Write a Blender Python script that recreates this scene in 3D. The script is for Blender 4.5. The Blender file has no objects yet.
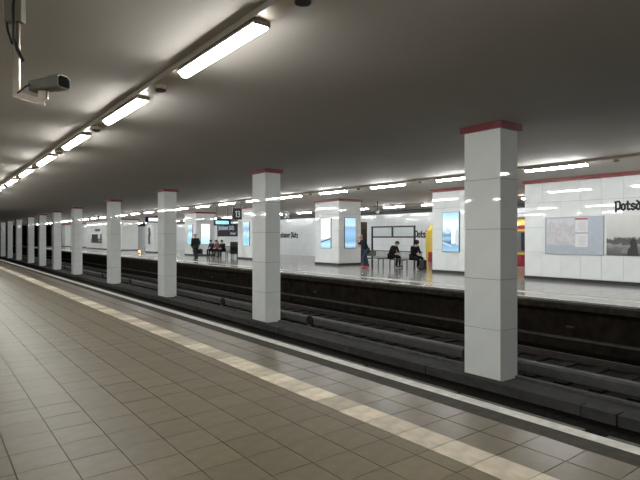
import bpy, math, random
from mathutils import Vector, Matrix
random.seed(7)
SC = bpy.context.scene
COL = SC.collection
# ------------------------------------------------------------------ camera, world, exposure
# world axes: X = across the tracks (away from the viewer), Y = along the tracks, Z = up, platform = 0
cam_data = bpy.data.cameras.new('camera')
cam = bpy.data.objects.new('camera', cam_data); COL.objects.link(cam)
cam.location = (0, 0, 1.6)
cam.rotation_euler = (math.radians(90), 0, math.radians(-37.45))
cam_data.sensor_width = 36.0
cam_data.lens = 36.0 * 517 / 640
cam_data.shift_y = -3.0 / 640
cam_data.clip_end = 400
SC.camera = cam
world = bpy.data.worlds.new('world'); SC.world = world
world.use_nodes = True
world.node_tree.nodes['Background'].inputs[0].default_value = (0.02, 0.02, 0.022, 1)
world.node_tree.nodes['Background'].inputs[1].default_value = 0.1
SC.view_settings.view_transform = 'Standard'
SC.view_settings.look = 'None'
SC.view_settings.exposure = 0.0
SC.view_settings.gamma = 1.0
SC.view_settings.use_curve_mapping = False
SC.cycles.use_denoising = True
SC.cycles.max_bounces = 8
SC.cycles.diffuse_bounces = 5
SC.cycles.sample_clamp_indirect = 4.0
NEAR_LAMP = 72.0      # strength of the tubes over the near platform
ISLAND_LAMP = 106.0    # strength of the tubes over the island platform
CEIL = 3.75           # ceiling height
BED = -1.25           # ballast level
Y0, Y1 = -16.0, 112.0 # station ends along the track

# ------------------------------------------------------------------ helpers
class MB:
    def __init__(self): self.v = []; self.f = []
    def add(self, vs, fs):
        b = len(self.v); self.v += [tuple(p) for p in vs]; self.f += [tuple(i + b for i in f) for f in fs]; return self
    def box(self, x0, x1, y0, y1, z0, z1):
        vs = [(x0,y0,z0),(x1,y0,z0),(x1,y1,z0),(x0,y1,z0),(x0,y0,z1),(x1,y0,z1),(x1,y1,z1),(x0,y1,z1)]
        return self.add(vs, [(3,2,1,0),(4,5,6,7),(0,1,5,4),(1,2,6,5),(2,3,7,6),(3,0,4,7)])
    def prism(self, prof, axis, a, b):
        """closed 2D profile extruded along axis from a to b; profile coords are the two other axes in xyz order"""
        def p(q, t):
            if axis == 'x': return (t, q[0], q[1])
            if axis == 'y': return (q[0], t, q[1])
            return (q[0], q[1], t)
        n = len(prof)
        vs = [p(q, a) for q in prof] + [p(q, b) for q in prof]
        fs = [tuple(range(n))[::-1], tuple(range(n, 2*n))]
        fs += [(i, (i+1) % n, n + (i+1) % n, n + i) for i in range(n)]
        return self.add(vs, fs)
    def tube(self, p, q, r, n=8, r2=None):
        p, q = Vector(p), Vector(q); d = (q - p).normalized()
        a = d.orthogonal().normalized(); b = d.cross(a); r2 = r if r2 is None else r2
        vs = []
        for c, rr in ((p, r), (q, r2)):
            for i in range(n):
                t = 2*math.pi*i/n; vs.append(c + a*math.cos(t)*rr + b*math.sin(t)*rr)
        fs = [tuple(range(n))[::-1], tuple(range(n, 2*n))] + [(i, (i+1) % n, n+(i+1) % n, n+i) for i in range(n)]
        return self.add(vs, fs)
    def path(self, pts, r, n=7):
        for a, b in zip(pts, pts[1:]): self.tube(a, b, r, n)
        return self
    def ball(self, c, r, nu=10, nv=6, s=(1,1,1), z0=-1.0):
        rows = []
        vs = []
        for j in range(nv + 1):
            ph = math.asin(max(-1, min(1, z0))) + (math.pi/2 - math.asin(max(-1, min(1, z0))))*j/nv
            for i in range(nu):
                t = 2*math.pi*i/nu
                vs.append((c[0]+r*s[0]*math.cos(ph)*math.cos(t), c[1]+r*s[1]*math.cos(ph)*math.sin(t), c[2]+r*s[2]*math.sin(ph)))
        fs = [tuple(range(nu))[::-1]]
        for j in range(nv):
            for i in range(nu):
                fs.append((j*nu+i, j*nu+(i+1) % nu, (j+1)*nu+(i+1) % nu, (j+1)*nu+i))
        return self.add(vs, fs)
    def stroke(self, pts, w, d):
        """flat pen stroke in local XZ, thickness d along Y (0..-d), with square chopped ends"""
        for (x0, z0), (x1, z1) in zip(pts, pts[1:]):
            dx, dz = x1-x0, z1-z0; L = math.hypot(dx, dz) or 1; ex, ez = dx/L*w*.35, dz/L*w*.35
            nx, nz = -dz/L*w/2, dx/L*w/2
            q = [(x0-ex+nx, z0-ez+nz), (x0-ex-nx, z0-ez-nz), (x1+ex-nx, z1+ez-nz), (x1+ex+nx, z1+ez+nz)]
            self.prism(q, 'y', 0, -d)
        return self
    def mesh(self, name, mat, smooth=False):
        m = bpy.data.meshes.new(name); m.from_pydata(self.v, [], self.f); m.update()
        import bmesh
        bm = bmesh.new(); bm.from_mesh(m); bmesh.ops.recalc_face_normals(bm, faces=bm.faces); bm.to_mesh(m); bm.free()
        m.materials.append(M[mat])
        if smooth:
            for p in m.polygons: p.use_smooth = True
        return m
    def build(self, name, mat, parent=None, loc=(0,0,0), rz=0.0, smooth=False, bevel=0.0):
        o = link(name, self.mesh(name, mat, smooth), parent, loc, rz)
        if bevel:
            b = o.modifiers.new('bevel', 'BEVEL'); b.width = bevel; b.segments = 2; b.limit_method = 'ANGLE'
        return o

def link(name, data, parent=None, loc=(0,0,0), rz=0.0):
    o = bpy.data.objects.new(name, data); COL.objects.link(o)
    o.location = loc; o.rotation_euler = (0, 0, rz)
    if parent: o.parent = parent
    return o
def tag(o, label=None, cat=None, group=None, kind=None):
    if label: o['label'] = label
    if cat: o['category'] = cat
    if group: o['group'] = group
    if kind: o['kind'] = kind
    return o
def thing(name, label, cat, loc=(0,0,0), rz=0.0, group=None):
    return tag(link(name, None, None, loc, rz), label, cat, group)
_cache = {}
def boxpart(name, size, loc, mat, parent):
    """a box of given size whose centre sits at loc; alike boxes share one mesh"""
    k = (name, tuple(round(s, 4) for s in size), mat)
    if k not in _cache:
        a, b, c = (s/2 for s in size)
        _cache[k] = MB().box(-a, a, -b, b, -c, c).mesh(name, mat)
    return link(name, _cache[k], parent, loc)
ORD = ['first','second','third','fourth','fifth','sixth','seventh','eighth','ninth','tenth','eleventh','twelfth','thirteenth','fourteenth','fifteenth',
       'sixteenth','seventeenth','eighteenth','nineteenth','twentieth']

# ------------------------------------------------------------------ materials
M = {}
def newmat(name):
    m = bpy.data.materials.new(name); m.use_nodes = True; M[name] = m
    return m, m.node_tree.nodes, m.node_tree.links, m.node_tree.nodes['Principled BSDF']
def mat(name, col, rough=.5, metal=0.0, var=0.0, scale=8.0, bump=0.0, bscale=60.0, spec=.5, island=0.0, coat=0.0):
    m, N, L, P = newmat(name)
    P.inputs['Base Color'].default_value = (*col, 1); P.inputs['Roughness'].default_value = rough
    P.inputs['Metallic'].default_value = metal; P.inputs['Specular IOR Level'].default_value = spec
    P.inputs['Coat Weight'].default_value = coat; P.inputs['Coat Roughness'].default_value = .04
    tc = N.new('ShaderNodeTexCoord')
    if var:
        n = N.new('ShaderNodeTexNoise'); n.inputs['Scale'].default_value = scale; n.inputs['Detail'].default_value = 6
        L.new(tc.outputs['Object'], n.inputs['Vector'])
        r = N.new('ShaderNodeMapRange'); r.inputs['From Min'].default_value = .3; r.inputs['From Max'].default_value = .7
        r.inputs['To Min'].default_value = 1 - var; r.inputs['To Max'].default_value = 1 + var
        L.new(n.outputs['Fac'], r.inputs['Value']); last = r.outputs['Result']
        if island:
            oi = N.new('ShaderNodeObjectInfo'); ge = N.new('ShaderNodeNewGeometry')
            ad = N.new('ShaderNodeMath'); ad.operation = 'ADD'; fr = N.new('ShaderNodeMath'); fr.operation = 'FRACT'
            L.new(oi.outputs['Random'], ad.inputs[0]); L.new(ge.outputs['Random Per Island'], ad.inputs[1]); L.new(ad.outputs[0], fr.inputs[0])
            r2 = N.new('ShaderNodeMapRange'); r2.inputs['To Min'].default_value = 1-island; r2.inputs['To Max'].default_value = 1+island
            L.new(fr.outputs[0], r2.inputs['Value'])
            mu = N.new('ShaderNodeMath'); mu.operation = 'MULTIPLY'; L.new(last, mu.inputs[0]); L.new(r2.outputs['Result'], mu.inputs[1]); last = mu.outputs[0]
        vm = N.new('ShaderNodeVectorMath'); vm.operation = 'SCALE'; vm.inputs[0].default_value = col
        L.new(last, vm.inputs['Scale']); L.new(vm.outputs[0], P.inputs['Base Color'])
    if bump:
        n = N.new('ShaderNodeTexNoise'); n.inputs['Scale'].default_value = bscale; n.inputs['Detail'].default_value = 4
        L.new(tc.outputs['Object'], n.inputs['Vector'])
        b = N.new('ShaderNodeBump'); b.inputs['Strength'].default_value = bump; b.inputs['Distance'].default_value = .01
        L.new(n.outputs['Fac'], b.inputs['Height']); L.new(b.outputs['Normal'], P.inputs['Normal'])
    return m
def emis(name, col, s):
    m, N, L, P = newmat(name)
    P.inputs['Base Color'].default_value = (.8, .8, .8, 1)
    P.inputs['Emission Color'].default_value = (*col, 1); P.inputs['Emission Strength'].default_value = s
def picture(name, stops, axis='Z', emit=0.0, noise=.15, nscale=4.0, rough=.35, base=1.0):
    """print or screen: colour bands along the height, edges broken up by noise"""
    m, N, L, P = newmat(name)
    tc = N.new('ShaderNodeTexCoord'); sp = N.new('ShaderNodeSeparateXYZ'); L.new(tc.outputs['Generated'], sp.inputs[0])
    n = N.new('ShaderNodeTexNoise'); n.inputs['Scale'].default_value = nscale; n.inputs['Detail'].default_value = 5
    L.new(tc.outputs['Object'], n.inputs['Vector'])
    ma = N.new('ShaderNodeMath'); ma.operation = 'MULTIPLY_ADD'; ma.inputs[1].default_value = noise
    L.new(n.outputs['Fac'], ma.inputs[0])
    sb = N.new('ShaderNodeMath'); sb.operation = 'SUBTRACT'; sb.inputs[1].default_value = noise*.5
    L.new(sp.outputs[axis], sb.inputs[0]); L.new(sb.outputs[0], ma.inputs[2])
    cr = N.new('ShaderNodeValToRGB'); e = cr.color_ramp.elements
    e[0].position, e[0].color = stops[0][0], (*stops[0][1], 1); e[1].position, e[1].color = stops[-1][0], (*stops[-1][1], 1)
    for p, c in stops[1:-1]:
        x = e.new(p); x.color = (*c, 1)
    L.new(ma.outputs[0], cr.inputs[0])
    P.inputs['Roughness'].default_value = rough
    if emit:
        P.inputs['Base Color'].default_value = (.02, .02, .02, 1)
        L.new(cr.outputs[0], P.inputs['Emission Color']); P.inputs['Emission Strength'].default_value = emit
    else:
        L.new(cr.outputs[0], P.inputs['Base Color'])

mat('enamel', (.82, .845, .815), .035, var=.03, scale=1.5, bump=.02, bscale=7, island=.02)
mat('enamel_far', (.80, .825, .82), .03, var=.03, scale=1.5, bump=.018, bscale=4, island=.02)
mat('joint', (.07, .07, .065), .8)
mat('core', (.30, .31, .30), .6)
mat('cap_red', (.19, .018, .020), .35, var=.15, scale=5)
mat('skirting', (.022, .023, .022), .4)
mat('ceiling_paint', (.47, .44, .40), .8, var=.05, scale=.5)
mat('tile', (.116, .095, .058), .40, spec=.2, var=.12, scale=9, bump=.05, bscale=60, island=.09)
mat('tile_edge', (.112, .090, .057), .305, spec=.34, var=.12, scale=9, island=.12)
mat('grout', (.045, .038, .028), .9, spec=0.0)
mat('tactile', (.455, .395, .30), .5, var=.22, scale=7, bump=.2, bscale=40, island=.3)
mat('edge_dark', (.052, .047, .039), .75, var=.2, scale=10, bump=.2, bscale=60, spec=.08)
mat('white_paint', (.52, .50, .455), .6, var=.22, scale=9, bump=.15, bscale=50)
mat('concrete', (.10, .096, .086), .85, var=.25, scale=6, bump=.5, bscale=30, island=.1, spec=.08)
mat('kerb', (.056, .055, .052), .9, var=.2, scale=4, bump=.3, bscale=25, island=.1, spec=.08)
mat('ballast', (.012, .0105, .009), .95, var=.5, scale=12, bump=1.0, bscale=25, spec=.08)
mat('track_wall', (.024, .019, .015), .95, var=.4, scale=3, bump=.4, bscale=12, spec=.08)
mat('fascia', (.045, .037, .029), .9, var=.4, scale=6, bump=.4, bscale=20, spec=.08)
mat('rail_steel', (.10, .085, .075), .4, metal=.6, var=.2)
mat('sleeper', (.014, .012, .011), .9, var=.3, scale=8, spec=.08)
mat('third_cover', (.062, .061, .058), .7, var=.25, scale=5)
mat('insulator', (.02, .018, .016), .5, spec=.08)
mat('island_tile', (.33, .315, .295), .13, var=.10, scale=5, bump=.02, bscale=12, island=.05)
mat('island_strip', (.52, .50, .45), .3, var=.1, scale=6)
mat('trunk', (.42, .36, .28), .5, var=.05)
mat('lamp_metal', (.40, .37, .32), .35, var=.05)
mat('dark_plastic', (.018, .016, .014), .4)
mat('cam_grey', (.17, .16, .122), .5, var=.08)
mat('bar_metal', (.42, .36, .30), .3, metal=.7, var=.1)
mat('black_cable', (.008, .008, .009), .5)
mat('matte_black', (.01, .01, .009), 1.0, spec=0.0)
mat('lens_glass', (.02, .022, .03), .08)
emis('tube_near', (1.0, 1.0, .97), NEAR_LAMP)
emis('tube_far', (.98, 1.0, .99), ISLAND_LAMP)
mat('frame_black', (.012, .012, .013), .4)
mat('alu', (.42, .44, .45), .35, metal=.5)
mat('board_blue', (.46, .50, .57), .25, var=.04)
mat('paper', (.72, .72, .73), .4, var=.03)
mat('red_print', (.45, .05, .09), .5)
mat('grey_print', (.45, .45, .47), .5)
picture('map_print', [(0, (.52, .51, .54)), (.35, (.64, .63, .65)), (.45, (.50, .48, .52)), (.55, (.63, .62, .64)), (.7, (.52, .51, .54)), (1, (.64, .64, .66))], noise=1.8, nscale=4)
picture('photo_print', [(0, (.10, .10, .095)), (.20, (.17, .17, .165)), (.27, (.33, .33, .32)), (.31, (.10, .10, .10)), (.42, (.09, .09, .09)), (.46, (.55, .55, .54)), (1, (.72, .72, .70))], noise=.24, nscale=4.5)
mat('print_dark', (.025, .025, .025), .4)
mat('print_mid', (.22, .22, .215), .4)
mat('letter_black', (.015, .015, .016), .4)
mat('letter_white', (.75, .76, .80), .5)
mat('navy', (.012, .013, .028), .5, spec=.15)
mat('white_sheet', (.66, .67, .66), .4)
S0 = [(0, (.35, .75, .95)), (.12, (.55, .85, 1)), (.26, (.30, .62, .80)), (.33, (1, 1, 1)), (1, (.9, 1, 1))]
picture('screen_white', S0, emit=1.1, noise=.04)
picture('screen_blue', [(0, (.18, .42, .72)), (.10, (.60, .85, 1)), (.22, (.22, .48, .80)), (.5, (.38, .65, .92)), (.68, (.25, .52, .85)), (.75, (.65, .9, 1)), (1, (.5, .8, .95))], emit=1.0, noise=.08)
picture('screen_street', [(0, (.35, .62, .85)), (.18, (.25, .48, .70)), (.24, (.06, .16, .28)), (.34, (.35, .62, .85)), (.42, (.14, .28, .42)), (.52, (.65, .9, 1)), (.7, (1, 1, 1)), (.9, (.55, .85, 1)), (1, (.4, .7, .9))], emit=1.05, noise=.10, nscale=3)
picture('screen_mix', [(0, (.55, .9, 1)), (.3, (.3, .75, .95)), (.5, (.8, 1, 1)), (.72, (.25, .5, .75)), (.86, (.75, .95, 1)), (1, (.9, 1, 1))], emit=.95, noise=.5, nscale=5)
picture('screen_pale', [(0, (.45, .78, .90)), (.3, (.65, .9, .95)), (.42, (.75, .95, .9)), (.55, (1, 1, 1)), (1, (1, 1, 1))], emit=1.15, noise=.12, nscale=3)
picture('poster_light', [(0, (.62, .66, .70)), (1, (.78, .8, .8))], noise=.2)
emis('picture_dark', (.05, .14, .22), .9)
emis('amber_glow', (1.0, .55, .18), 1.6)
emis('display_cyan', (.03, .50, .62), 1.2)
emis('display_pale', (.55, .85, .95), 1.3)
mat('train_yellow', (.60, .42, .055), .35, var=.06)
mat('train_red', (.27, .018, .030), .35, var=.06)
mat('train_grey', (.12, .12, .125), .6)
mat('train_window', (.03, .035, .04), .1)
mat('skin_tone', (.55, .33, .25), .55)
mat('hair_dark', (.022, .018, .015), .6)
mat('hair_grey', (.25, .24, .22), .6)
mat('cloth_black', (.013, .013, .015), .8, var=.2, spec=.08)
mat('cloth_navy', (.022, .024, .034), .8, var=.2, spec=.08)
mat('cloth_grey', (.04, .04, .043), .8, var=.2, spec=.08)
mat('denim', (.045, .075, .11), .8, var=.2, spec=.08)
mat('shoe_red', (.62, .09, .11), .5)
mat('shoe_black', (.012, .012, .012), .5)
mat('cloth_plum', (.16, .07, .08), .8, var=.2)
mat('olive', (.15, .15, .11), .8, var=.15)
mat('eye_dark', (.02, .015, .012), .3)
mat('lip', (.42, .16, .14), .5)
mat('amber', (.9, .5, .15), .3)
# pane glass
m, N, L, P = newmat('glass')
gt = N.new('ShaderNodeBsdfTransparent'); gg = N.new('ShaderNodeBsdfGlossy'); gg.inputs['Roughness'].default_value = .03
gm = N.new('ShaderNodeMixShader'); gm.inputs[0].default_value = .07; gt.inputs[0].default_value = (.95, .97, .97, 1)
L.new(gt.outputs[0], gm.inputs[1]); L.new(gg.outputs[0], gm.inputs[2]); L.new(gm.outputs[0], N['Material Output'].inputs[0])
# far wall: white tile joints too far to pick apart
m, N, L, P = newmat('wall_tiles')
P.inputs['Roughness'].default_value = .1
tc = N.new('ShaderNodeTexCoord'); sp = N.new('ShaderNodeSeparateXYZ'); cb = N.new('ShaderNodeCombineXYZ')
L.new(tc.outputs['Object'], sp.inputs[0]); L.new(sp.outputs['Y'], cb.inputs['X']); L.new(sp.outputs['Z'], cb.inputs['Y'])
br = N.new('ShaderNodeTexBrick'); br.offset = 0; br.inputs['Scale'].default_value = 1
br.inputs['Brick Width'].default_value = .72; br.inputs['Row Height'].default_value = .93; br.inputs['Mortar Size'].default_value = .008
br.inputs['Color1'].default_value = (.80, .83, .84, 1); br.inputs['Color2'].default_value = (.77, .80, .81, 1); br.inputs['Mortar'].default_value = (.55, .57, .58, 1)
L.new(cb.outputs[0], br.inputs['Vector']); L.new(br.outputs['Color'], P.inputs['Base Color'])
nn = N.new('ShaderNodeTexNoise'); nn.inputs['Scale'].default_value = 1.6; L.new(tc.outputs['Object'], nn.inputs['Vector'])
bb = N.new('ShaderNodeBump'); bb.inputs['Strength'].default_value = .25; bb.inputs['Distance'].default_value = .02; L.new(nn.outputs['Fac'], bb.inputs['Height']); L.new(bb.outputs[0], P.inputs['Normal'])

# ------------------------------------------------------------------ structure: ceiling, ends, walls
def struct(o): o['kind'] = 'structure'; return o
struct(MB().box(-9.6, 30.6, Y0, Y1, CEIL, CEIL+.25).build('ceiling', 'ceiling_paint'))
struct(MB().box(-9.6, 30.6, Y1, Y1+.3, BED-.3, CEIL).build('wall_end', 'track_wall'))
struct(MB().box(-9.6, 30.6, Y0-.3, Y0, BED-.3, CEIL).build('wall_rear', 'track_wall'))
struct(MB().box(-9.6, -9.2, Y0, Y1, 0, CEIL).build('wall_left', 'wall_tiles'))
struct(MB().box(30.2, 30.6, Y0, Y1, BED, 3.46).build('wall_right', 'wall_tiles'))
struct(MB().box(30.1, 30.6, Y0, Y1, 3.46, CEIL).build('trim_1', 'skirting'))
struct(MB().box(4.2, 30.2, Y0, Y1, BED-.3, BED).build('track_bed', 'ballast'))

# ------------------------------------------------------------------ near platform: tiled floor
floor = struct(MB().box(-9.2, 4.30, Y0, Y1, BED, -.012).build('floor', 'grout'))
rows = [(3.635, 3.95), (3.32, 3.635), (2.87, 3.02)] + [(2.87 - .34*(k+1), 2.87 - .34*k) for k in range(14)]
DU, U0 = .36, 2.944 - .36*40
def cam_z(x, y): return .608*x + .794*y
def in_view(x, y):
    z = cam_z(x, y); r = .794*x - .608*y
    return z > 3.25 and abs(r/z) < .66
cand = []; rest = {'tile': MB(), 'tile_edge': MB()}
j = 0.0034
for ri, (a, b) in enumerate(rows):
    mt = 'tile_edge' if ri < 2 else 'tile'
    for k in range(int((Y1-U0)/DU)):
        y = U0 + k*DU
        if y < Y0: continue
        c = ((a+b)/2, y + DU/2)
        cand.append((cam_z(*c) if in_view(*c) else 1e9, a, b, y, mt))
cand.sort()
for n, (z, a, b, y, mt) in enumerate(cand):
    if n < 300 and z < 1e8:
        jj = j*1.7 if mt == 'tile_edge' else j
        o = boxpart('tile', (b-a-2*jj, DU-1.3*jj, .02), ((a+b)/2, y+DU/2, -.010 + random.uniform(-.0003, .0003)), mt, floor)
        tg = .003 if mt == 'tile_edge' else .0016
        o.rotation_euler = (random.gauss(0, tg), random.gauss(0, tg), 0)
    else:
        tg = .0008 if mt == 'tile_edge' else .0003
        ga, gb = random.gauss(0, tg), random.gauss(0, tg); jj = j*1.7 if mt == 'tile_edge' else j
        rest[mt].add([(a+jj, y+jj*.65, -ga-gb), (b-jj, y+jj*.65, ga-gb), (b-jj, y+DU-jj*.65, ga+gb), (a+jj, y+DU-jj*.65, -ga+gb)], [(0, 1, 2, 3)])
for mt, mb in rest.items(): tag(mb.build('tiling', mt, floor), kind='stuff')
far_t = MB()
for k in range(int((Y1-U0)/DU)):
    y = U0 + k*DU
    if y < Y0: continue
    z = cam_z(3.17, y)
    if in_view(3.17, y+.18) and y < 22:
        boxpart('tactile_tile', (.30-.004, DU-.006, .026), (3.17, y+DU/2, -.009), 'tactile', floor)
    else:
        far_t.add([(3.022, y+.003, .004), (3.318, y+.003, .004), (3.318, y+DU-.003, .004), (3.022, y+DU-.003, .004)], [(0, 1, 2, 3)])
tag(far_t.build('tactile_tiling', 'tactile', floor), kind='stuff')
# plain tiles behind the viewer
MB().box(-9.2, 2.87-.34*14, Y0, Y1, -.012, 0).build('paving', 'tile', floor)
MB().box(3.95, 4.17, Y0, Y1, -.012, -.001).build('dark_border', 'edge_dark', floor)
MB().box(4.17, 4.31, Y0, Y1, -.012, .002).build('white_line', 'white_paint', floor)
# concrete edging stones, one of them missing
y = Y0
for k in range(200):
    ln = random.uniform(.7, 1.5)
    if y < 1.9 < y + ln + .25: ln = 1.93 - y
    if y + ln > Y1: break
    if y < 36:
        o = boxpart('edging_stone', (.13, round(ln, 1) - .02 if abs(y+ln-1.93) > 1e-6 else ln-.02, .16), (4.385 + random.uniform(-.004, .004), y+ln/2, -.105 + random.uniform(-.008, .0)), 'concrete', floor)
    y += ln + (.16 if abs(y+ln-1.93) < 1e-6 else 0)
MB().box(4.32, 4.45, 36, Y1, -.185, -.025).build('edging_run', 'concrete', floor)

# ------------------------------------------------------------------ island platform
island = struct(MB().box(13.0, 25.5, Y0, Y1, BED, -.16).build('island_platform', 'track_wall'))
MB().box(12.58, 25.9, Y0, Y1, -.19, -.012).build('deck_slab', 'fascia', island)
MB().box(12.57, 12.90, Y0, Y1, -.05, .0).build('edge_stone', 'concrete', island)
MB().box(12.905, 13.02, Y0, Y1, -.012, .001).build('white_line', 'white_paint', island)
MB().box(13.025, 13.78, Y0, Y1, -.012, 0).build('border_paving', 'island_tile', island)
MB().box(13.80, 14.22, Y0, Y1, -.012, .002).build('guide_strip', 'island_strip', island)
MB().box(14.225, 14.30, Y0, Y1, -.012, 0).build('drain_joint', 'edge_dark', island)
tl = MB(); n = 0
for k in range(int((Y1-Y0)/.72)):
    yy = Y0 + k*.72
    for i in range(16):
        xx = 14.30 + i*.725
        tl.add([(xx+.003, yy+.003, 0), (xx+.722, yy+.003, 0), (xx+.722, yy+.717, 0), (xx+.003, yy+.717, 0)], [(0, 1, 2, 3)])
tag(tl.build('tiling', 'island_tile', island), kind='stuff')
MB().box(14.30, 25.9, Y0, Y1, -.012, -.004).build('bedding', 'grout', island)
MB().box(12.90, 13.0, Y0, Y1, -.99, -.93).build('wall_ledge', 'concrete', island)
for (yy, zz) in ((6.54, -.68), (17.3, -.70), (27.0, -.66)):
    MB().box(12.975, 13.0, yy-.10, yy+.10, zz-.02, zz+.025).build('wall_clip', 'third_cover', island)

# ------------------------------------------------------------------ tracks
def rail_prof(x):
    return [(x-.07, BED+.02), (x+.07, BED+.02), (x+.07, BED+.04), (x+.012, BED+.06), (x+.012, BED+.13), (x+.035, BED+.14), (x+.035, BED+.175), (x-.035, BED+.175), (x-.035, BED+.14), (x-.012, BED+.13), (x-.012, BED+.06), (x-.07, BED+.04)]
def track(label, xs, sl):
    t = thing('railway_track', label, 'track', ((xs[0]+xs[1])/2, 0, BED))
    for x in xs:
        MB().prism([(p[0]-(xs[0]+xs[1])/2, p[1]-BED) for p in rail_prof(x)], 'y', Y0, Y1).build('rail', 'rail_steel', t)
    if sl:
        yy = Y0
        while yy < 46:
            boxpart('sleeper', (2.4, .24, .10), (0, yy, -.012), 'sleeper', t); yy += .66
    return t
track('track bed rails in the dark gap beside the near platform edge', (5.65, 7.10), False)
track('pair of rails below the island platform wall, behind the grey third rail', (10.25, 11.70), True)
track('rails under the yellow and red train beyond the island platform', (26.85, 28.3), False)
# third rail with its cover on stands
t3 = thing('third_rail', 'grey covered third rail on short dark stands behind the slim pillars', 'third rail', (9.5, 0, BED))
MB().prism([(-.10, .20), (-.10, .36), (-.04, .395), (.10, .395), (.10, .37), (-.07, .34), (-.07, .20)], 'y', Y0, 92).build('cover', 'third_cover', t3)
MB().box(-.03, .04, Y0, 92, .17, .30).build('power_rail', 'rail_steel', t3)
for k in range(-2, 14):
    yy = 12.75 + k*5.8
    s = MB().box(-.13, .13, yy-.12, yy+.12, -.03, .10).box(-.05, .05, yy-.06, yy+.06, .10, .19).tube((-.15, yy, .30), (-.101, yy, .30), .15, 10).build('stand', 'insulator', t3)
    MB().tube((-.16, yy-.06, .14), (-.16, yy+.06, .14), .05, 8).build('clamp', 'third_cover', s)

# kerb carrying the pillars, cast in lengths
kerb = struct(MB().box(8.34, 9.05, Y0, Y1, BED, -1.10).build('pillar_kerb', 'kerb'))
y = 3.15 - .55*30
lens = []
while y < 60:
    if y < 4.0: ln = random.choice((.38, .45, .55))
    else: ln = random.choice((2.4, 3.2, 2.8))
    boxpart('kerb_stone', (.26 if y < 4.0 else .22, ln-.03, .17), (8.38 + random.uniform(-.012, .012), y+ln/2, -1.155 + random.uniform(-.012, .006)), 'kerb', kerb)
    y += ln
MB().box(8.27, 8.49, y, Y1, BED, -1.08).build('kerb_run', 'kerb', kerb)
MB().box(8.98, 9.08, Y0, Y1, -1.10, -1.055).build('kerb_lip', 'concrete', kerb)

# ------------------------------------------------------------------ slim track pillars
def x_to_u(px, v):
    t = (px-320)/517; return v*(.794-.608*t)/(.608+.794*t)
PX, PD = 8.5, .56
def slim_pillar(y, label, w=.80, n=0):
    z0 = -1.10; H = CEIL - z0; ph = (H - .10)/5
    t = thing('track_pillar', label, 'pillar', (PX, y, z0), 0, 'slim white pillars between the tracks')
    MB().box(.012, PD-.012, .012, w-.012, 0, H).build('core', 'joint', t)
    for r in range(5):
        zc = r*ph + ph/2; h = ph - .007
        boxpart('panel', (.02, w, h), (.01, w/2, zc), 'enamel', t)
        boxpart('panel', (.02, w, h), (PD-.01, w/2, zc), 'enamel', t)
        boxpart('panel', (PD-.042, .02, h), (PD/2, .01, zc), 'enamel', t)
        boxpart('panel', (PD-.042, .02, h), (PD/2, w-.01, zc), 'enamel', t)
    MB().box(-.065, PD+.065, -.065, w+.065, H-.12, H).build('red_cap', 'cap_red', t)
    return t
left_px = [464.7, 252.5, 158, 107, 71.5, 52, 38, 27, 15.5, 7, 0.3, -5.5]
for i, p in enumerate(left_px):
    y = x_to_u(p, PX) - .80
    lab = ['nearest slim white panelled pillar with red cap, standing large before the track',
           'second slim white pillar from the camera, standing in front of the island benches'][i] if i < 2 else \
          '%s slim white track pillar counted from the camera along the row' % ORD[i]
    slim_pillar(y, lab)

# ------------------------------------------------------------------ island pillars and walls
ROWZ = [(.12, 1.03), (1.03, 1.96), (1.96, 2.89), (2.89, 3.62)]
def panels_front(t, w, cols, inset=0.0):
    cw = w/cols
    for c in range(cols):
        for (a, b) in ROWZ:
            boxpart('panel', (.03, cw-.008, b-a-.008), (.015, cw*(c+.5), (a+b)/2), 'enamel_far', t)
def panels_end(t, d, cols):
    cw = (d-.034)/cols
    for c in range(cols):
        for (a, b) in ROWZ:
            boxpart('panel', (cw-.008, .03, b-a-.008), (.032+cw*(c+.5), .015, (a+b)/2), 'enamel_far', t)
VX = 18.4
def block(name, label, cat, y, w, d, cf, ce):
    t = thing(name, label, cat, (VX, y, 0), 0, 'white clad blocks along the island platform')
    MB().box(.022, d, .022, w, 0, CEIL).build('core', 'enamel_far' if not cf else 'core', t)
    if cf: panels_front(t, w, cf)
    if ce: panels_end(t, d, ce)
    MB().box(-.012, d+.012, -.012, w+.012, 0, .11).build('skirting', 'skirting', t)
    MB().box(-.07, d+.07, -.07, w+.07, CEIL-.13, CEIL).build('red_cap', 'cap_red', t)
    return t
PB, PA, PF, PC, PE, PG = 13.4, 22.3, 31.8, 41.4, 51.5, 85.0
block('island_pillar', 'broad white pillar with a street scene screen, partly behind the nearest slim pillar', 'pillar', PB, 2.2, 1.65, 3, 2)
block('island_pillar', 'broad white pillar with two lit screens, left of the black bench', 'pillar', PA, 2.2, 1.65, 3, 2)
block('island_pillar', 'broad white pillar with one narrow screen, half hidden behind the second slim pillar', 'pillar', PF, 2.2, 1.65, 3, 2)
block('island_pillar', 'broad white pillar behind the man in a dark coat', 'pillar', PC, 2.4, 1.75, 3, 2)
block('island_pillar', 'broad white pillar bearing a poster of a dark figure', 'pillar', PE, 2.5, 1.75, 3, 2)
block('island_pillar', 'distant white pillar at the far end of the island platform', 'pillar', PG, 4.2, 1.75, 0, 0)
block('island_wall', 'long white panelled wall with map board and old photograph, at the right', 'wall', 1.09, 9.94, 1.7, 14, 2)
block('island_wall', 'distant white wall with a small dark photograph on it', 'wall', 62.5, 16.5, 2.0, 0, 0)
block('island_wall', 'far white wall in the gap left of the photograph wall', 'wall', 93.0, 12.0, 2.0, 0, 0)

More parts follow.
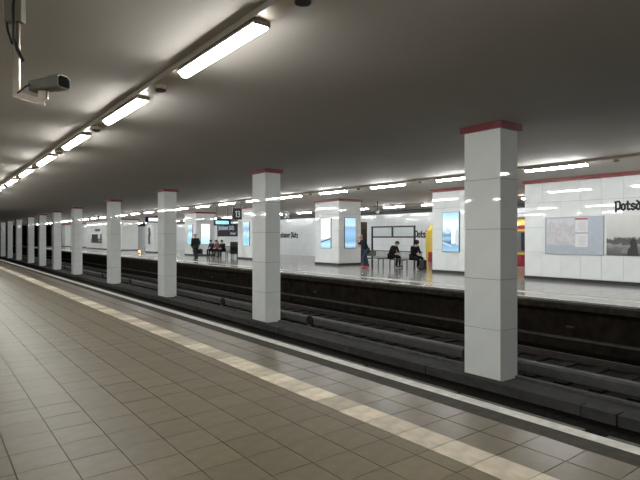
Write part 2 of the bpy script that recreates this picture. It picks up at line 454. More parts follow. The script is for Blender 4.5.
def screen_front(y, z0, z1, w, mt, label, diag=False):
    t = thing('advert_screen', label, 'screen', (VX, y, z0), 0, 'lit advertising screens on the island pillars')
    MB().box(-.04, .0, -.02, w+.02, -.02, z1-z0+.02).build('case', 'frame_black', t)
    s = MB().box(-.048, -.04, 0, w, 0, z1-z0).build('display', mt, t)
    if diag:
        MB().prism([(0, .50), (0, .58), (w, .36), (w, .30)], 'x', -.051, -.048).build('picture_line', 'print_dark', t)
    return t
def screen_end(py, x, z0, z1, w, mt, label):
    t = thing('advert_screen', label, 'screen', (x, py, z0), 0, 'lit advertising screens on the island pillars')
    MB().box(-.02, w+.02, -.04, 0, -.02, z1-z0+.02).build('case', 'frame_black', t)
    MB().box(0, w, -.048, -.04, 0, z1-z0).build('display', mt, t)
    return t
screen_front(PA+.68, .97, 2.68, .90, 'screen_white', 'mostly white lit screen with a dark slanting line, above a blue foot', True)
screen_end(PA, VX+.42, .97, 2.68, .80, 'screen_blue', 'blue striped lit screen beside the sitting passengers')
sb_ = screen_front(PB+.70, .96, 2.68, .88, 'screen_street', 'blue street scene lit screen left of the nearest slim pillar')
MB().box(-.052, -.048, .18, .38, .36, 1.12).build('picture_column', 'display_pale', sb_)
MB().prism([(.38, .28), (.88, .44), (.88, .36), (.38, .20)], 'x', -.051, -.048).build('picture_shade', 'picture_dark', sb_)
MB().prism([(.46, .78), (.50, .98), (.58, 1.04), (.66, .98), (.70, .78)], 'x', -.051, -.048).build('picture_tree', 'picture_dark', sb_)
MB().box(-.051, -.048, .0, .16, .30, .95).build('picture_shade', 'picture_dark', sb_)
screen_front(PF+.45, .97, 2.68, .90, 'screen_mix', 'speckled cyan lit screen just left of the second slim pillar')
screen_front(PC+.68, .97, 2.68, .90, 'screen_mix', 'narrow blue lit screen directly beside the standing man')
screen_end(PC, VX+.42, .97, 2.72, .85, 'screen_pale', 'pale white and green lit screen to the right of the standing man')
pf = thing('figure_poster', 'pale poster with a dark upright figure on a broad pillar', 'poster', (VX, PE+.7, .75))
MB().box(-.05, 0, 0, 1.1, 0, 2.1).build('panel_face', 'poster_light', pf)
MB().prism([(.25, .1), (.85, .1), (.95, 1.0), (.80, 1.25), (.95, 1.65), (.62, 1.95), (.32, 1.7), (.12, 1.2), (.32, .7)], 'x', -.055, -.05).build('print', 'print_dark', pf)

# lettering in a broken, gothic stroke
GL = {
 'P': (.62, [[(.10, -.18), (.10, .98)], [(.0, .93), (.42, .98)], [(.42, .98), (.54, .82), (.54, .30)], [(.54, .30), (.40, .12)], [(.40, .12), (.16, .18)]]),
 'o': (.56, [[(.08, .14), (.08, .56)], [(.08, .56), (.24, .68), (.42, .56)], [(.42, .56), (.42, .14)], [(.42, .14), (.25, .02), (.08, .14)]]),
 't': (.44, [[(.14, .95), (.14, .12)], [(.14, .12), (.24, .03), (.36, .10)], [(.0, .66), (.34, .66)]]),
 's': (.52, [[(.42, .58), (.26, .68), (.08, .56)], [(.08, .56), (.08, .44), (.42, .28)], [(.42, .28), (.42, .14), (.24, .02), (.06, .12)]]),
 'd': (.56, [[(.08, .14), (.08, .52)], [(.08, .52), (.24, .66), (.42, .54)], [(.10, .98), (.42, .72)], [(.42, .72), (.42, .14)], [(.42, .14), (.25, .02), (.08, .14)]]),
 'a': (.56, [[(.08, .62), (.26, .68), (.42, .58)], [(.42, .58), (.42, .04)], [(.42, .36), (.12, .30)], [(.08, .28), (.08, .12), (.24, .02), (.42, .12)]]),
 'm': (.84, [[(.08, .68), (.08, .02)], [(.08, .58), (.24, .68), (.38, .56)], [(.38, .56), (.38, .02)], [(.38, .56), (.54, .68), (.68, .56)], [(.68, .56), (.68, .02)]]),
 'e': (.52, [[(.08, .14), (.08, .54)], [(.08, .54), (.24, .68), (.40, .56), (.38, .42), (.10, .30)], [(.08, .14), (.24, .02), (.42, .12)]]),
 'r': (.44, [[(.10, .68), (.10, .02)], [(.10, .54), (.26, .68), (.38, .58)]]),
 'l': (.28, [[(.10, .98), (.10, .10)], [(.10, .10), (.22, .02)]]),
 'z': (.50, [[(.04, .64), (.40, .64)], [(.40, .64), (.10, .32)], [(.10, .32), (.40, .26), (.38, .02), (.12, -.12)]]),
 ' ': (.30, []), '1': (.34, [[(.02, .80), (.16, .96)], [(.16, .96), (.16, .0)]]),
 '3': (.52, [[(.04, .86), (.22, .98), (.40, .84)], [(.40, .84), (.38, .60), (.18, .52)], [(.18, .52), (.42, .40)], [(.42, .40), (.40, .12), (.22, .0), (.04, .12)]]),
}
def lettering(txt, size, mt, parent, loc, rz, name='lettering', pen=.15, depth=.012):
    mb = MB(); x = 0
    for ch in txt:
        adv, st = GL[ch]
        for s in st: mb.stroke([((x+a)*size, b*size) for a, b in s], pen*size, depth)
        x += adv
    o = mb.build(name, mt, parent, loc, rz); return o, x*size
# map board and photograph on the near wall (faces -X, reads towards -Y)
RZ = -math.pi/2
mbd = thing('map_board', 'blue grey notice board with city map and two white sheets on the right wall', 'notice board', (VX, 8.13, 1.0))
MB().box(-.03, 0, 0, 2.03, 0, 1.30).build('back_panel', 'board_blue', mbd)
MB().box(-.045, 0, -.03, 0, -.03, 1.33).box(-.045, 0, 2.03, 2.06, -.03, 1.33).box(-.045, 0, 0, 2.03, -.03, 0).box(-.045, 0, 0, 2.03, 1.30, 1.33).build('frame', 'alu', mbd)
MB().box(-.034, -.03, .96, 1.99, .30, 1.27).build('map_sheet', 'map_print', mbd)
for zz in (.25, .77):
    s = MB().box(-.036, -.03, .50, .94, zz, zz+.49).build('notice_sheet', 'paper', mbd)
    if zz > .5: MB().box(-.038, -.036, .50, .94, zz+.44, zz+.49).build('red_header', 'red_print', s)
    else: MB().box(-.038, -.036, .50, .94, zz+.465, zz+.49).build('grey_header', 'grey_print', s)
    tx = MB()
    for k in range(8): tx.box(-.0375, -.036, .57, .57+random.uniform(.2, .3), zz+.06+k*.042, zz+.072+k*.042)
    tx.build('text_lines', 'grey_print', s)
ph = thing('historic_photograph', 'black and white landscape photograph beneath the dark lettering on the right wall', 'picture', (VX, 3.0, .98))
MB().box(-.03, 0, 0, 5.01, 0, 1.34).build('print', 'photo_print', ph)
MB().prism([(4.02, .02), (4.36, .02), (4.33, .22), (4.26, .30), (4.28, .46), (4.20, .57), (4.11, .53), (4.06, .38)][::-1], 'x', -.034, -.03).build('figure_print', 'print_dark', ph)
MB().prism([(4.36, .08), (4.58, .10), (4.50, .22), (4.34, .34)], 'x', -.034, -.03).build('figure_print', 'print_mid', ph)
MB().prism([(1.4, .05), (1.9, .05), (1.85, .5), (1.7, .62), (1.55, .5)], 'x', -.034, -.03).build('figure_print', 'print_dark', ph)
MB().box(-.0335, -.03, 0, 5.01, .30, .325).build('horizon_print', 'print_mid', ph)
st = thing('station_name', 'large black gothic letters reading Potsdamer Platz above the photograph', 'lettering', (VX-.001, 7.75, 2.49))
lettering('Potsdamer Platz', .30, 'letter_black', st, (0, 0, 0), RZ, pen=.205)
# small photograph on the far white wall
fp = thing('historic_photograph', 'small dark photograph on the distant white wall', 'picture', (VX, 70.7, .8))
MB().box(-.03, 0, 0, 5.4, 0, 1.35).build('print', 'photo_print', fp)
MB().box(-.034, -.03, 1.9, 5.0, .15, 1.2).build('figure_print', 'print_dark', fp); MB().box(-.034, -.03, .15, .8, .5, 1.2).build('figure_print', 'print_dark', fp)
st2 = thing('station_name', 'tiny black gothic letters above the distant small photograph', 'lettering', (VX-.001, 74.2, 2.4))
lettering('Potsdamer Platz', .33, 'letter_black', st2, (0, 0, 0), RZ, pen=.19)
# station names on the far track wall
for ye, lab in ((43.4, 'black gothic station name on the tiled wall behind the second slim pillar'), (23.6, 'black gothic station name on the tiled wall beside the train nose')):
    st3 = thing('station_name', lab, 'lettering', (30.199, ye+3.75, 1.55))
    lettering('Potsdamer Platz', .52, 'letter_black', st3, (0, 0, 0), RZ, pen=.19, depth=.02)

# ------------------------------------------------------------------ lamps
def lamp_mesh(length, w):
    prof = [(-w/2, .100)]
    for k in range(1, 12):
        a = math.pi + math.pi*k/12; prof.append((w/2*math.cos(a), .094 + .070*math.sin(a)))
    prof += [(w/2, .100)]
    return prof
DIFF = {}
def lamp(x, y, ln, mt, label, group):
    t = thing('tube_lamp', label, 'lamp', (x, y, 3.545), 0, group)
    w = .15 if mt == 'tube_near' else .115
    if mt not in DIFF:
        pr = lamp_mesh(ln, w)
        DIFF[mt] = (MB().prism(pr, 'y', .01, ln-.01).mesh('diffuser', mt),
                    MB().box(-w/2-.013, w/2+.013, -.006, .009, .07, .111).mesh('end_cap', 'lamp_metal'),
                    MB().prism([(-w/2-.012, .085), (-w/2-.001, .09), (w/2+.001, .09), (w/2+.012, .085), (w/2+.012, .11), (w/2-.03, .128), (-w/2+.03, .128), (-w/2-.012, .11)], 'y', .0, ln).mesh('housing', 'lamp_metal'))
    d, e, h = DIFF[mt]
    link('diffuser', d, t); link('end_cap', e, t); link('end_cap', e, t, (0, ln-.003, 0)); link('housing', h, t)
    return t
def trunk(x, y0, y1, label):
    t = thing('lamp_trunking', label, 'trunking', (x, 0, 3.68))
    MB().prism([(-.085, -.005), (.085, -.005), (.085, .068), (-.085, .068)], 'y', y0, y1).build('channel', 'trunk', t)
    MB().box(-.094, -.085, y0, y1, -.005, .03).box(.085, .094, y0, y1, -.005, .03).build('edge_strip', 'lamp_metal', t)
    return t
_sp = {}
def speaker(x, y, label):
    t = thing('ceiling_speaker', label, 'speaker', (x, y, 3.605), 0, 'round speakers between the tube lamps')
    if not _sp:
        _sp['b'] = MB().tube((0, 0, .02), (0, 0, .069), .085, 14, .085).mesh('body', 'trunk'); _sp['g'] = MB().tube((0, 0, 0), (0, 0, .02), .072, 14).mesh('grille', 'dark_plastic')
    link('body', _sp['b'], t); link('grille', _sp['g'], t)
LN = 1.85
XN = 2.56
trunk(XN, Y0+1, 96, 'brown lamp trunking running along the ceiling over the near platform')
k0 = 0
for k in range(-2, 13):
    y = 4.25 + 3.36*k
    lab = ('%s tube lamp from the camera over the near platform' % ORD[k]) if 0 <= k < 7 else 'tube lamp of the near platform row lying outside the view'
    lamp(XN, y, LN, 'tube_near', lab, 'tube lamps over the near platform')
    if 0 <= k < 8: speaker(XN+.02, y - .64, 'round dark ceiling speaker before the %s tube lamp of the near row' % ORD[k])
trunk(-7.0, Y0+1, 96, 'lamp trunking along the ceiling behind the viewer')
for k in range(-2, 13, 1):
    lamp(-7.0, 4.25+3.36*k, LN, 'tube_near', 'tube lamp of the row behind the viewer', 'tube lamps behind the viewer')
XI = 14.6
trunk(XI, Y0+1, 96, 'dark lamp trunking along the ceiling over the island platform edge')
for k in range(-2, 26):
    y = 6.87 + 3.43*k
    lab = ('%s tube lamp from the right over the near edge of the island' % ORD[k]) if 0 <= k < 20 else ('tube lamp of the near island row lying outside the view' if k < 0 else 'tiny far tube lamp at the end of the island row')
    lamp(XI, y, LN, 'tube_far', lab, 'tube lamps over the near edge of the island')
    if 0 <= k < 16: speaker(XI+.02, y - .75, 'dark speaker right of the %s tube lamp of the near island row' % ORD[k])
XJ = 25.0
trunk(XJ, Y0+1, 96, 'dark lamp trunking over the far edge of the island platform')
for k in range(-1, 26):
    y = 3.0 + 3.43*k
    lab = ('%s tube lamp from the right in the farthest island row' % ORD[k]) if 0 <= k < 16 else 'tube lamp of the farthest row, hidden or outside the view'
    lamp(XJ, y, LN, 'tube_far', lab, 'tube lamps over the far edge of the island')

# ------------------------------------------------------------------ surveillance camera hanging at top left
def pix(px, py, F):
    R = (px-320)/517*F; up = (237-py)/517*F
    return Vector((.608*F + .794*R, .794*F - .608*R, 1.6+up))
Rv = Vector((.794, -.608, 0)); Fv = Vector((.608, .794, 0))
F0 = 4.6
base = pix(16.5, 97, F0)
cc = thing('surveillance_camera', 'grey surveillance camera on an angled metal arm hanging at the upper left', 'camera', (base.x, base.y, base.z), 0)
ang = math.atan2(Rv.y, Rv.x)
def ch(mb, name, mt, **k): return mb.build(name, mt, cc, (0, 0, 0), ang, **k)
# local x = image right, local y = away from the viewer
ch(MB().box(-.024, .030, -.012, .012, 0, CEIL-base.z), 'drop_bar', 'bar_metal')
ch(MB().prism([(-.024, .0), (.255, -.075), (.255, -.028), (.03, .05), (-.024, .05)], 'y', -.014, .014), 'arm', 'bar_metal')
jb = ch(MB().box(-.085, .07, -.05, .03, CEIL-base.z-.25, CEIL-base.z-.02), 'junction_box', 'cam_grey', bevel=.008)
ch(MB().path([(.02, -.03, .93), (.0, -.045, .80), (.0, -.04, .62), (-.005, -.03, .50), (.03, -.03, .40), (.075, -.03, .31)], .016), 'cable', 'black_cable')
ch(MB().path([(-.075, -.03, .70), (-.06, -.03, .58), (-.02, -.03, .46)], .010), 'cable', 'black_cable')
ch(MB().path([(.02, -.02, .03), (.10, -.03, .085), (.14, -.03, .10)], .008), 'cable', 'black_cable')
ch(MB().box(.205, .265, -.02, .02, -.035, .055), 'swivel', 'bar_metal')
ch(MB().tube((.275, -.01, -.02), (.275, -.01, .05), .016), 'swivel', 'bar_metal')
body = MB()
pr = [(-.055, -.045), (.055, -.045), (.064, -.03), (.064, .035), (.04, .058), (-.04, .058), (-.064, .035), (-.064, -.03)]
mb = MB(); mb.prism(pr, 'x', 0, .30)
ob = mb.build('housing', 'cam_grey', cc); ob.location = Matrix.Rotation(ang, 3, 'Z') @ Vector((.125, .06, .10)); ob.rotation_euler = (0, math.radians(-3), ang - math.radians(17))
hood = MB().prism([(p[0]*1.12, p[1]*1.12) for p in pr], 'x', .20, .33).build('sunshield', 'cam_grey', ob)
MB().prism([(p[0]*.95, p[1]*.95) for p in pr], 'x', .331, .336).build('front_window', 'matte_black', ob)

# dark box on the near trunking and small camera over the island
bx_ = thing('hanging_box', 'small dark box hanging from the near lamp trunking at the far left', 'box', (XN-.02, 23.5, 3.25))
MB().box(-.16, .16, -.12, .12, 0, .26).build('body', 'dark_plastic', bx_); MB().box(-.03, .03, -.03, .03, .26, .425).build('hanger', 'dark_plastic', bx_)
p = pix(377.5, 213, 31)
c2 = thing('dome_camera', 'tiny pale ceiling camera above the bench frame', 'camera', (p.x, p.y, p.z))
MB().tube((0, 0, .12), (0, 0, CEIL-p.z), .03).build('stem', 'dark_plastic', c2); MB().ball((0, 0, .08), .12, 10, 6).build('dome', 'white_sheet', c2, smooth=True)

# ------------------------------------------------------------------ hanging signs
def hung(name, label, cat, y, xc, w, z0, z1, dpt, mt):
    t = thing(name, label, cat, (xc, y, z0))
    MB().box(-w/2, w/2, 0, dpt, 0, z1-z0).build('case', mt, t)
    for s in (-1, 1): MB().tube((s*w*.35, dpt/2, z1-z0), (s*w*.35, dpt/2, CEIL-z0), .02).build('rod', 'frame_black', t)
    return t
d1 = hung('departure_display', 'cyan lit departure display hung above the navy board', 'display', 34.0, 17.2, 1.25, 2.43, 2.90, .25, 'navy')
MB().box(-.58, .44, -.012, 0, .10, .34).build('screen', 'display_cyan', d1)
d2 = hung('departure_display', 'pale lit departure display left of the third slim pillar', 'display', 50.0, 17.75, 1.5, 3.02, 3.58, .25, 'navy')
MB().box(-.42, .62, -.012, 0, .12, .44).build('screen', 'display_pale', d2)
n13 = hung('platform_number_sign', 'dark hanging sign with the white number 13', 'sign', 30.0, 16.2, .66, 2.75, 3.46, .08, 'frame_black')
lettering('13', .40, 'letter_white', n13, (-.14, 0, .15), 0, name='number', pen=.11)
sg = hung('direction_sign', 'small dark hanging sign with a pale arrow by the far tube lamps', 'sign', 36.0, 24.0, .7, 3.08, 3.70, .08, 'frame_black')
MB().stroke([(-.12, .12), (.16, .42)], .07, .012).stroke([(.16, .42), (-.06, .42)], .07, .012).stroke([(.16, .42), (.16, .20)], .07, .012).build('arrow', 'letter_white', sg)

# ------------------------------------------------------------------ benches
def bench(label, x, y0, y1, frame_top, filled):
    t = thing('platform_bench', label, 'bench', (x, y0, 0)); L_ = y1-y0
    n = int(L_/.11)
    for k in range(4):
        boxpart('seat_slat', (.095, L_, .03), (-.22+k*.11, L_/2, .45), 'frame_black', t)
    n = int(L_/.09); bk = MB()
    for k in range(n):
        yy = (k+.5)*L_/n
        boxpart('back_wire', (.014, .014, .34), (.20, yy, .68), 'frame_black', t)
    MB().box(.18, .22, 0, L_, .83, .87).box(.18, .22, 0, L_, .49, .52).build('back_rail', 'frame_black', t)
    for k in range(5):
        yy = .12 + k*(L_-.24)/4
        MB().box(-.22, -.18, yy-.02, yy+.02, 0, .435).box(.14, .18, yy-.02, yy+.02, 0, .435).box(-.22, .18, yy-.02, yy+.02, .40, .435).build('leg', 'frame_black', t)
    return t
bench('black wire bench with two seated passengers on the island platform', 19.5, 17.35, 21.05, 2.13, False)
bf = thing('display_frame', 'empty black two pane frame standing behind the bench of two passengers', 'frame', (19.92, 18.06, 0)); W_ = 3.14
for yy in (0, W_): MB().box(-.035, .035, yy-.04, yy+.04, 0, 2.15).build('post', 'frame_black', bf)
MB().box(-.035, .035, W_/2-.04, W_/2+.04, 1.6, 2.15).build('mullion', 'frame_black', bf)
for zz in (1.6, 2.15): MB().box(-.04, .04, -.04, W_+.04, zz-.04, zz+.04).build('crossbar', 'frame_black', bf)
for yy in (0, W_/2): MB().box(-.005, .005, yy+.04, yy+W_/2-.04, 1.64, 2.11).build('pane', 'glass', bf)
bench('black bench below the navy information board', 18.9, 35.2, 39.2, 2.6, True)
ib = thing('information_board', 'navy board with white lettering above a white sheet, behind the far bench', 'board', (19.25, 35.1, 0))
for yy in (0, 3.9): MB().box(-.03, .03, yy-.05, yy+.05, 0, 2.68).build('post', 'frame_black', ib)
MB().box(-.04, .03, .05, 3.85, 1.64, 2.66).build('name_panel', 'navy', ib)
MB().box(-.04, .03, .05, 3.85, 1.26, 1.62).build('sheet', 'white_sheet', ib)
MB().box(-.02, .02, .05, 1.7, .25, 1.22).build('lower_panel', 'frame_black', ib)
lettering('Potsdamer Platz', .34, 'letter_white', ib, (-.041, 3.65, 2.18), RZ, pen=.16)
lettering('Potsdamer', .17, 'letter_white', ib, (-.041, 1.6, 1.80), RZ, pen=.16)
# dark slim pylon behind the walking passenger
p = pix(364, 262, 33)
py_ = thing('information_pylon', 'tall dark slim pylon just behind the passenger with red shoes', 'pylon', (p.x, p.y, 0))
MB().box(-.28, .28, -.12, .12, 0, .08).build('base', 'frame_black', py_); MB().box(-.22, .22, -.07, .07, .08, 2.55).build('body', 'frame_black', py_, bevel=.02)
MB().box(-.18, .18, -.076, -.07, 1.2, 2.4).build('face', 'train_window', py_)

# ------------------------------------------------------------------ train on the far track
tr = thing('suburban_train', 'yellow and dark red train waiting beyond the island platform', 'train', (26.25, 0, BED+.18))
TX = 2.75; zf = -(BED+.18)      # local z of platform level
T0, T1 = Y0+.5, 23.0
sec = [(0, zf-.15), (TX, zf-.15), (TX, zf+2.2), (TX-.12, zf+2.48), (TX-.5, zf+2.7), (.5, zf+2.7), (.12, zf+2.48), (0, zf+2.2)]
MB().prism(sec, 'y', T0, T1-.9).build('body', 'train_grey', tr)
# rounded nose
nose = MB(); ns = []
for k in range(7):
    f = k/6; yy = T1-.9 + .9*math.sin(f*math.pi/2); s = .0 + .55*(1-math.cos(f*math.pi/2))
    ns.append([(x*(1-s*.30)+TX/2*s*.30, yy, z - s*max(0, z-(zf+.6))*.75) for x, z in sec])
vs = [p for r in ns for p in r]; n8 = len(sec)
nose.add(vs, [tuple(range(n8))] + [tuple(range(6*n8, 7*n8))] + [(r*n8+i, r*n8+(i+1) % n8, (r+1)*n8+(i+1) % n8, (r+1)*n8+i) for r in range(6) for i in range(n8)])
nose.build('nose', 'train_yellow', tr, smooth=False)
MB().box(-.015, 0, T0, T1-.9, zf-.15, zf+.62).build('lower_panel', 'train_red', tr)
MB().prism([(-.02, zf-.14), (TX+.02, zf-.14), (TX+.02, zf+.62), (-.02, zf+.62)], 'y', T1-.9, T1-.42).build('nose_skirt', 'train_red', tr)
MB().box(-.015, 0, T0, T1-.9, zf+.62, zf+.75).build('waist_band', 'train_yellow', tr)
MB().box(-.015, 0, T0, T1-.9, zf+1.92, zf+2.03).build('stripe', 'train_yellow', tr)
MB().box(-.018, 0, T0, T1-.9, zf+2.03, zf+2.24).build('stripe', 'train_red', tr)
MB().prism([(-.02, zf+2.24), (.10, zf+2.5), (.3, zf+2.62), (.3, zf+2.6), (.10, zf+2.4), (0, zf+2.2)], 'y', T0, T1-.9).build('roof_edge', 'train_yellow', tr)
yy = T0+.4
while yy < T1-2.5:
    boxpart('window', (.02, 1.3, 1.0), (-.006, yy+.65, zf+1.35), 'train_window', tr); yy += 1.75
MB().box(.2, TX-.2, T0+.5, T1-1.5, 0, zf-.15).build('underframe', 'train_grey', tr)

# ------------------------------------------------------------------ people
def skin_mesh(name, mt, verts, edges, radii, parent, sub=1):
    me = bpy.data.meshes.new(name); me.from_pydata(verts, edges, []); me.update()
    o = bpy.data.objects.new(name, me); COL.objects.link(o)
    bpy.context.view_layer.objects.active = o
    sk = o.modifiers.new('skin', 'SKIN'); sk.use_smooth_shade = True
    if not me.skin_vertices: 
        me.attributes  # layer is made by the modifier below
    lay = me.skin_vertices[0].data
    for i, r in enumerate(radii):
        lay[i].radius = (r, r) if not isinstance(r, tuple) else r
        lay[i].use_root = (i == 0)
    ss = o.modifiers.new('sub', 'SUBSURF'); ss.levels = sub; ss.render_levels = sub
    dg = bpy.context.evaluated_depsgraph_get(); dg.update()
    nm = bpy.data.meshes.new_from_object(o.evaluated_get(dg)); nm.name = name
    bpy.data.objects.remove(o); bpy.data.meshes.remove(me)
    nm.materials.clear(); nm.materials.append(M[mt])
    for p in nm.polygons: p.use_smooth = True
    return link(name, nm, parent)
def lerp(a, b, t): return tuple(a[i]+(b[i]-a[i])*t for i in range(3))
def pose_stand():
    return dict(pelvis=(0, 0, .95), spine=(0, .01, 1.14), chest=(0, .01, 1.33), neck=(0, .01, 1.48), head=(0, .03, 1.56), mid=(0, .045, 1.64), top=(0, .035, 1.73),
        shL=(-.19, 0, 1.43), elL=(-.25, -.03, 1.14), wrL=(-.24, .06, .90), shR=(.19, 0, 1.43), elR=(.25, -.03, 1.14), wrR=(.24, .06, .90),
        hiL=(-.09, 0, .92), knL=(-.10, .02, .50), anL=(-.10, -.02, .09), toL=(-.11, .14, .035), hiR=(.09, 0, .92), knR=(.10, .02, .50), anR=(.10, -.02, .09), toR=(.11, .14, .035))
def pose_sit(lean=.0, drop=0.0):
    j = dict(pelvis=(0, 0, .57), spine=(0, .02+lean*.3, .76), chest=(0, .04+lean*.7, .94), neck=(0, .06+lean, 1.08), head=(0, .10+lean*1.15, 1.16-drop), mid=(0, .13+lean*1.3, 1.24-drop), top=(0, .14+lean*1.35, 1.33-drop),
        shL=(-.19, .05+lean*.9, 1.04), elL=(-.24, .10+lean, .80), wrL=(-.12, .32+lean*.5, .72), shR=(.19, .05+lean*.9, 1.04), elR=(.24, .10+lean, .80), wrR=(.12, .32+lean*.5, .72),
        hiL=(-.10, .05, .56), knL=(-.13, .46, .55), anL=(-.12, .44, .10), toL=(-.13, .60, .04), hiR=(.10, .05, .56), knR=(.13, .46, .55), anR=(.12, .40, .10), toR=(.13, .56, .04))
    return j
def person(label, loc, rz, J, top='cloth_black', legs='denim', shoes='shoe_black', hair='hair_dark', coat=False, hood=False):
    t = thing('person', label, 'person', loc, rz)
    V, E, R = [], [], []
    def v(p, r): V.append(tuple(p)); R.append(r); return len(V)-1
    def e(a, b): E.append((a, b))
    pe = v(J['pelvis'], .11); sp = v(J['spine'], .105); c = v(J['chest'], .12); n = v(J['neck'], .05); h = v(J['head'], .075); m_ = v(J['mid'], .098); tp = v(J['top'], .07)
    for a, b in ((pe, sp), (sp, c), (c, n), (n, h), (h, m_), (m_, tp)): e(a, b)
    for s in 'LR':
        sh = v(J['sh'+s], .06); el = v(J['el'+s], .042); wr = v(J['wr'+s], .028); e(c, sh); e(sh, el); e(el, wr)
        d = (Vector(J['wr'+s]) - Vector(J['el'+s])).normalized(); side = d.orthogonal().normalized(); nrm = d.cross(side)
        W = Vector(J['wr'+s]); pa = v(W + d*.055, .033); e(wr, pa)
        for k, (off, ln) in enumerate(((-.030, .060), (-.010, .072), (.010, .068), (.030, .052))):
            a = v(W + d*.095 + side*off, .0085); b = v(W + d*(.095+ln*.55) + side*off + nrm*.010, .008); f = v(W + d*(.095+ln*.9) + side*off + nrm*.030, .007)
            e(pa, a); e(a, b); e(b, f)
        a = v(W + d*.05 - side*.045, .010); b = v(W + d*.085 - side*.06 + nrm*.015, .008); e(pa, a); e(a, b)
        hi = v(J['hi'+s], .085); kn = v(J['kn'+s], .055); an = v(J['an'+s], .036); to = v(J['to'+s], .03); e(pe, hi); e(hi, kn); e(kn, an); e(an, to)
    skin_mesh('body', 'skin_tone', V, E, R, t)
    # jacket
    V, E, R = [], [], []
    a = v(lerp(J['pelvis'], J['spine'], -.1), .165); b = v(J['spine'], .16); c = v(J['chest'], .17); n = v(lerp(J['chest'], J['neck'], .72), .085); e(a, b); e(b, c); e(c, n)
    for s in 'LR':
        sh = v(J['sh'+s], .085); el = v(J['el'+s], .064); wr = v(lerp(J['el'+s], J['wr'+s], .93), .047); e(c, sh); e(sh, el); e(el, wr)
    if coat:
        q = v((J['pelvis'][0], J['pelvis'][1], J['pelvis'][2]-.25), .17); e(a, q)
    skin_mesh('jacket', top, V, E, R, t)
    # trousers
    V, E, R = [], [], []
    pe = v(J['pelvis'], .145)
    for s in 'LR':
        hi = v(J['hi'+s], .10); kn = v(J['kn'+s], .074); an = v(lerp(J['kn'+s], J['an'+s], 1.04), .06); e(pe, hi); e(hi, kn); e(kn, an)
    skin_mesh('trousers', legs, V, E, R, t)
    for s in 'LR':
        A, T = Vector(J['an'+s]), Vector(J['to'+s])
        V, E, R = [], [], []
        f = (T-A); f.z = 0; f.normalize()
        a = v(Vector((A.x, A.y, A.z-.03)) - f*.05, .05); b = v(lerp(A, T, .5), .052); c = v(T + f*.03, .042); e(a, b); e(b, c)
        skin_mesh('shoe', shoes, V, E, R, t)
    H = Vector(J['mid']); up = (Vector(J['top']) - Vector(J['head'])).normalized()
    MB().ball((0, -.012, .02), .118, 12, 6, (.9, 1.0, 1.02), -.15).build('hair', hair, t, H, 0, True)
    f = Vector((0, 1, 0))
    for s in (-1, 1):
        MB().ball((s*.034, .088, .0), .011, 6, 4).build('eye', 'eye_dark', t, H)
        MB().ball((s*.088, .0, -.01), .022, 6, 4, (.5, 1, 1.3)).build('ear', 'skin_tone', t, H)
    MB().prism([(.085, .0), (.118, -.035), (.085, -.04)], 'x', -.014, .014).build('nose', 'skin_tone', t, H)
    MB().box(-.024, .024, .080, .094, -.066, -.056).build('mouth', 'lip', t, H)
    if hood:
        MB().ball((0, -.03, .0), .135, 10, 6, (1, 1, 1.05), -.5).build('hood', top, t, H - Vector((0, .02, 0)), 0, True)
    return t
def facing(dx, dy): return math.atan2(dy, dx) - math.pi/2
# standing man, seen from behind
p = pix(195.5, 259.5, 1.6*517/22.8)
J = pose_stand(); J['anL'] = (-.06, -.10, .09); J['toL'] = (-.06, .06, .035); J['knL'] = (-.08, 0, .50)
person('grey haired man in a long dark coat standing with a briefcase before a broad pillar', (p.x, p.y, 0), facing(-.3, 1), J, 'cloth_black', 'cloth_grey', 'shoe_black', 'hair_grey', coat=True).scale = (1.3, 1.3, 1.03)
bc = thing('briefcase', 'black briefcase held by the standing man in the dark coat', 'bag', (p.x+.30, p.y-.10, .40), facing(-.3, 1))
MB().box(-.06, .06, -.22, .22, 0, .34).build('body', 'shoe_black', bc, bevel=.015); MB().path([(0, -.07, .34), (0, -.06, .41), (0, .06, .41), (0, .07, .34)], .012).build('handle', 'shoe_black', bc)
# passenger with red shoes, walking and leaning to the left with hand at the mouth
p = pix(366.5, 267.5, 1.6*517/31.0)
J = pose_stand()
for k in ('spine', 'chest', 'neck', 'head', 'mid', 'top', 'shL', 'shR', 'elL', 'wrL'):
    x_, y_, z_ = J[k]; J[k] = (x_, y_ + (z_-.95)*.42, .95 + (z_-.95)*.94)
J['pelvis'] = (0, -.04, .93); J['elR'] = (.26, .27, 1.12); J['wrR'] = (.10, .42, 1.36); J['wrL'] = (-.14, .36, 1.16); J['elL'] = (-.27, .16, 1.08)
J['knL'] = (-.10, .24, .54); J['anL'] = (-.09, .12, .11); J['toL'] = (-.09, .28, .05); J['knR'] = (.10, .10, .50); J['anR'] = (.10, -.16, .10); J['toR'] = (.10, .0, .035)
rzw = facing(*(-Rv*1.0 - Fv*.25).xy)
person('bald passenger in dark jacket, jeans and red shoes leaning forward beside the bench', (p.x, p.y, 0), rzw, J, 'cloth_navy', 'denim', 'shoe_red', 'skin_tone')
q = p + Rv*.24 + Fv*.12
bg = thing('shoulder_bag', 'olive grey shoulder bag behind the passenger with red shoes', 'bag', (q.x, q.y, .62), math.atan2(Rv.y, Rv.x))
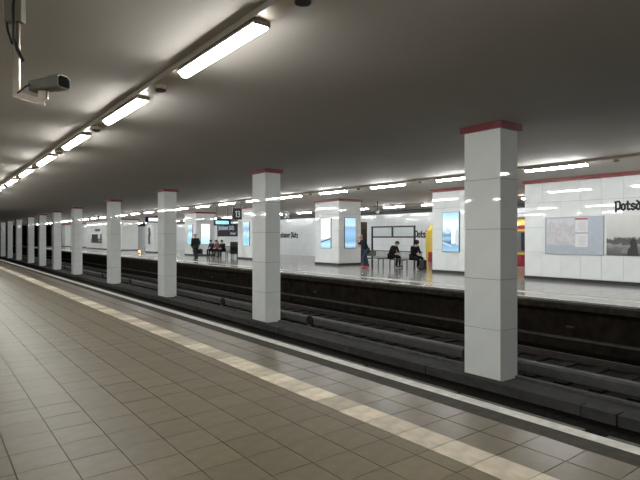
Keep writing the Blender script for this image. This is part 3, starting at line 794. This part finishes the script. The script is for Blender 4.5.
MB().box(-.26, .26, -.10, .10, 0, .30).build('body', 'olive', bg, bevel=.05); MB().path([(-.2, 0, .29), (-.26, 0, .5), (-.22, 0, .72)], .02).build('strap', 'olive', bg)
MB().box(-.22, .22, -.112, -.10, .10, .26).build('flap', 'olive', bg)
# seated passengers
def seat_at(px, x, y): pass
def y_on(px, x): return x_to_u(px, x)
person('seated passenger in black with dark cap bending over, middle of the bench', (19.40, y_on(390.5, 19.4), 0), facing(*(Rv*.8-Fv*.6).xy), pose_sit(.2, .06), 'cloth_black', 'cloth_black', 'shoe_black', 'hair_dark').scale = (1.06, 1.06, 1.06)
person('seated passenger in a black hooded coat at the right end of the bench', (19.40, y_on(413, 19.4), 0), facing(*(Rv*.6-Fv*.8).xy), pose_sit(.10), 'cloth_black', 'cloth_black', 'shoe_black', 'hair_dark', coat=False, hood=True).scale = (1.06, 1.06, 1.06)
yb = y_on(423.0, 19.35)
bp = thing('travel_bag', 'black travel bag on the floor at the right bench end', 'bag', (19.35, yb, 0), 0)
MB().box(-.12, .12, -.15, .15, .03, .48).build('body', 'shoe_black', bp, bevel=.04); MB().path([(0, -.08, .48), (0, -.08, .56), (0, .08, .56), (0, .08, .48)], .014).build('handle', 'shoe_black', bp)
for s in (-1, 1): MB().tube((-.1, s*.13, .03), (.1, s*.13, .03), .03, 8).build('wheel', 'frame_black', bp)
for px, lab, tp in ((212.5, 'leftmost of three dark clad passengers on the far bench', 'cloth_navy'), (218, 'middle one of three dark clad passengers on the far bench', 'cloth_plum'), (223.5, 'rightmost of three dark clad passengers on the far bench', 'cloth_black')):
    person(lab, (18.8, y_on(px, 18.8), 0), facing(-1, -.3), pose_sit(.05), tp, 'cloth_black', 'shoe_black', 'hair_dark')

# small amber light low on the island platform
p = pix(139.5, 253, 1.6*517/16.5)
al = thing('marker_light', 'small amber light standing on the island floor left of the figure poster', 'light', (p.x, p.y, 0))
MB().tube((0, 0, 0), (0, 0, .08), .13, 10).build('foot', 'frame_black', al); MB().tube((0, 0, .08), (0, 0, .32), .12, 10, .08).build('lens', 'amber_glow', al)
